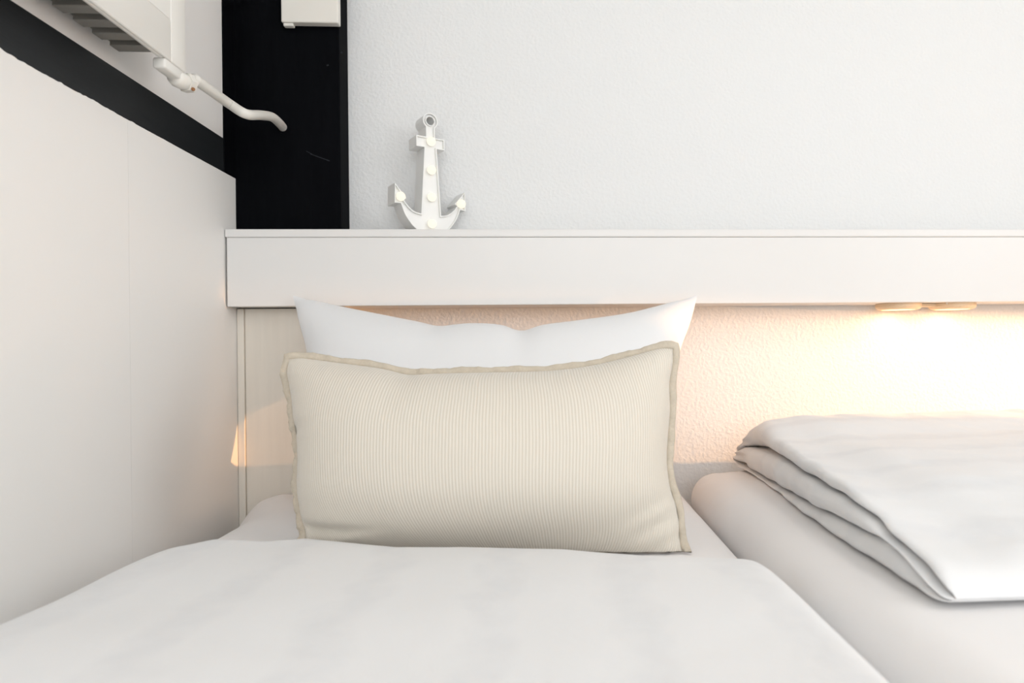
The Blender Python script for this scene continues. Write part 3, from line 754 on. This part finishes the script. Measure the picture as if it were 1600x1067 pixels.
def plane_frame(P0, tilt, yaw=0.0):
    """local frame: x right, y up the cushion (leaning back by tilt), z towards the viewer"""
    yv = Vector((math.sin(tilt) * math.sin(yaw), math.sin(tilt) * math.cos(yaw), math.cos(tilt))); xv = Vector((math.cos(yaw), -math.sin(yaw), 0)); zv = xv.cross(yv)
    mm = Matrix.Identity(4)
    for i in range(3): mm[i][0] = xv[i]; mm[i][1] = yv[i]; mm[i][2] = zv[i]; mm[i][3] = P0[i]
    return mm
def to_local(px, py, mm):
    """pixel ray -> point on the local xy plane"""
    inv = mm.inverted(); o_ = inv @ Vector((0, 0, CZ)); d = inv.to_3x3() @ ray(px, py); t = -o_.z / d.z
    p = o_ + d * t; return (p.x, p.y)

# white pillow, propped against the shelf front
PT = math.radians(27); PM = plane_frame((0.0, 1.135, Z1 + 0.035), PT)
A, B = inflate(0.78, 0.46, 86, 54, 0.00045, 240, 3)
q = lambda pts: [to_local(x, y, PM) for x, y in pts]
top = q([(457, 461), (520, 479), (600, 496), (660, 508), (690, 513), (740, 509.5), (785, 512), (815, 519.5), (845, 512.5), (900, 505), (980, 493), (1040, 477), (1090, 461)])
left = q([(500, 850), (500, 760), (492, 640), (484, 560), (469, 505), (457, 461)])
right = q([(1035, 856), (1035, 760), (1046, 640), (1060, 555), (1078, 505), (1090, 461)])
bottom = q([(500, 850), (600, 846), (780, 844), (960, 850), (1035, 856)])
fit_outline(A, B, top, bottom, left, right)
# gathers running down from the dip in the upper edge and out of the corners
for G, s in ((A, 1), (B, -1)):
    xd, yd = to_local(815, 519, PM); X, Y = G[..., 0], G[..., 1]
    G[..., 2] -= s * 0.012 * np.exp(-((X - xd) / 0.022) ** 2) * np.exp(-((Y - yd) / 0.07) ** 2)
    xd, yd = to_local(688, 513, PM)
    G[..., 2] -= s * 0.007 * np.exp(-((X - xd) / 0.020) ** 2) * np.exp(-((Y - yd) / 0.05) ** 2)
smooth(A, 2); smooth(B, 2)
B[..., 2] *= 0.55; A[..., 2] *= 0.68
pil = thing('pillow', 'plump white cotton pillow leaning on the shelf behind the corduroy cushion', 'pillow', tuple(PM.translation))
R3 = PM.to_3x3()
print('pillow thickness', A[..., 2].max(), B[..., 2].min())
for G in (A, B):
    G[:] = G @ np.array(R3).T
    G[..., 2] = np.maximum(G[..., 2], -0.035 + 0.003)
    G[..., 1] = np.minimum(G[..., 1], np.where(G[..., 2] + Z1 + 0.035 > zb - 0.004, YF - 1.135 - 0.003, 9))
o = two_sheets('pillowcase', A, B, M['pillow'], pil)
print('pillow y', (A[..., 1].min() + 1.135, A[..., 1].max() + 1.135, B[..., 1].max() + 1.135))

# cream corduroy cushion with a stitched edge
CT = math.radians(13); CM = plane_frame((0.0, 0.878, Z1 + 0.004), CT, math.radians(4))
A, B = inflate(0.50, 0.30, 96, 60, 0.0004, 240, 11)
q = lambda pts: [to_local(x, y, CM) for x, y in pts]
top = q([(450, 560), (470, 560), (540, 569), (600, 577), (640, 586), (680, 585), (760, 583), (850, 581), (920, 573), (980, 559), (1030, 545), (1053, 543)])
left = q([(467, 856), (478, 836), (470, 800), (466, 760), (468, 720), (466, 690), (461, 665), (456, 620), (449, 585), (450, 560)])
right = q([(1071, 868), (1063, 845), (1059, 800), (1047, 760), (1042, 720), (1044, 680), (1047, 640), (1046, 600), (1051, 570), (1053, 543)])
bottom = q([(467, 856), (560, 855), (760, 858), (960, 862), (1071, 868)])
fit_outline(A, B, top, bottom, left, right)
for G, s in ((A, 1), (B, -1)):
    X, Y = G[..., 0], G[..., 1]
    for (px, py, wx, wy, d) in ((472, 672, .018, .008, .010), (640, 600, .02, .03, .004)):
        xd, yd = to_local(px, py, CM); G[..., 2] -= s * d * np.exp(-((X - xd) / wx) ** 2) * np.exp(-((Y - yd) / wy) ** 2)
    # long diagonal folds in the lower right corner
    xd, yd = to_local(1060, 800, CM); a = math.radians(28); xr = (X - xd) * math.cos(a) + (Y - yd) * math.sin(a); yr = -(X - xd) * math.sin(a) + (Y - yd) * math.cos(a)
    G[..., 2] -= s * (0.0085 * np.exp(-(yr / 0.008) ** 2) + 0.0065 * np.exp(-((yr + 0.026) / 0.007) ** 2) + 0.0055 * np.exp(-((yr - 0.024) / 0.008) ** 2)) * np.exp(-((xr + 0.03) / 0.05) ** 2)
    ss = np.minimum(X - X[:, :1], X[:, -1:] - X)
    G[..., 2] += s * 0.0016 * np.sin(Y * 2 * math.pi / 0.021 + 1.2 * np.sin(Y * 60)) * np.exp(-ss / 0.010) * np.clip(ss / 0.004, 0, 1)
smooth(A, 1); smooth(B, 1); B[..., 2] *= 0.6
tv = np.clip(np.linspace(0, 1, A.shape[0]) / 0.40, 0, 1)[:, None]; A[..., 2] *= 0.85 * (0.50 + 0.50 * tv * tv * (3 - 2 * tv))
cu = thing('cushion', 'cream corduroy oblong cushion with stitched edge propped in front of the pillow', 'cushion', tuple(CM.translation))
R3 = np.array(CM.to_3x3())
ny, nx = A.shape[:2]
loop = np.concatenate([A[0, :-1], A[:-1, -1], A[-1, :0:-1], A[:0:-1, 0]])
print('cushion thickness', A[..., 2].max(), B[..., 2].min())
# flat stitched border just outside the seam
n = len(loop); cen = loop.mean(0); F_ = []
tn = np.roll(loop, -1, 0) - np.roll(loop, 1, 0); tn /= np.linalg.norm(tn, axis=1)[:, None]; nr = np.column_stack([tn[:, 1], -tn[:, 0], 0 * tn[:, 0]])
for _ in range(3): nr = (np.roll(nr, 1, 0) + nr * 2 + np.roll(nr, -1, 0)) / 4
nr /= np.linalg.norm(nr, axis=1)[:, None]
sarc = np.r_[0, np.cumsum(np.linalg.norm(np.diff(loop, axis=0), axis=1))]
wz = 0.0022 * np.sin(sarc * 2 * math.pi / 0.026) + 0.0012 * np.sin(sarc * 2 * math.pi / 0.011)
rings = []
prof = [(-0.0015, 0.0016), (0.003, 0.0020), (0.0078, 0.0017), (0.0090, 0.0), (0.0078, -0.0017), (0.003, -0.0020), (-0.0015, -0.0016)]
wdt = 1 + 0.10 * np.sin(sarc * 90)
for d, z in prof:
    q_ = loop + nr * (d * wdt)[:, None]; q_[:, 2] += z + wz * np.clip(d / 0.008, 0, 1); rings.append(q_)
Vf = np.array(rings).transpose(1, 0, 2); Vf = np.concatenate([Vf, Vf[:1]], 0) @ R3.T
def seat(G):
    """rest on the mattress, and stay behind the duvet's edge"""
    G[..., 2] = np.maximum(G[..., 2], -0.004 + 0.003)
    ye = np.interp(G[..., 0], DUV[0], DUV[1]) + 0.004 - 0.878
    k = np.clip((0.045 - G[..., 2]) / 0.012, 0, 1)
    G[..., 1] = np.where(k > 0, np.maximum(G[..., 1], ye * k + (1 - k) * (G[..., 1])), G[..., 1])
seat(Vf)
pf = grid_mesh('stitched_edge', Vf, M['flange'], cu, wrapu=True)
for G in (A, B):
    G[:] = G @ R3.T; seat(G)
    print('cushion y', G[..., 1].min() + 0.878, G[..., 1].max() + 0.878)
two_sheets('cover', A, B, M['cord'], cu)
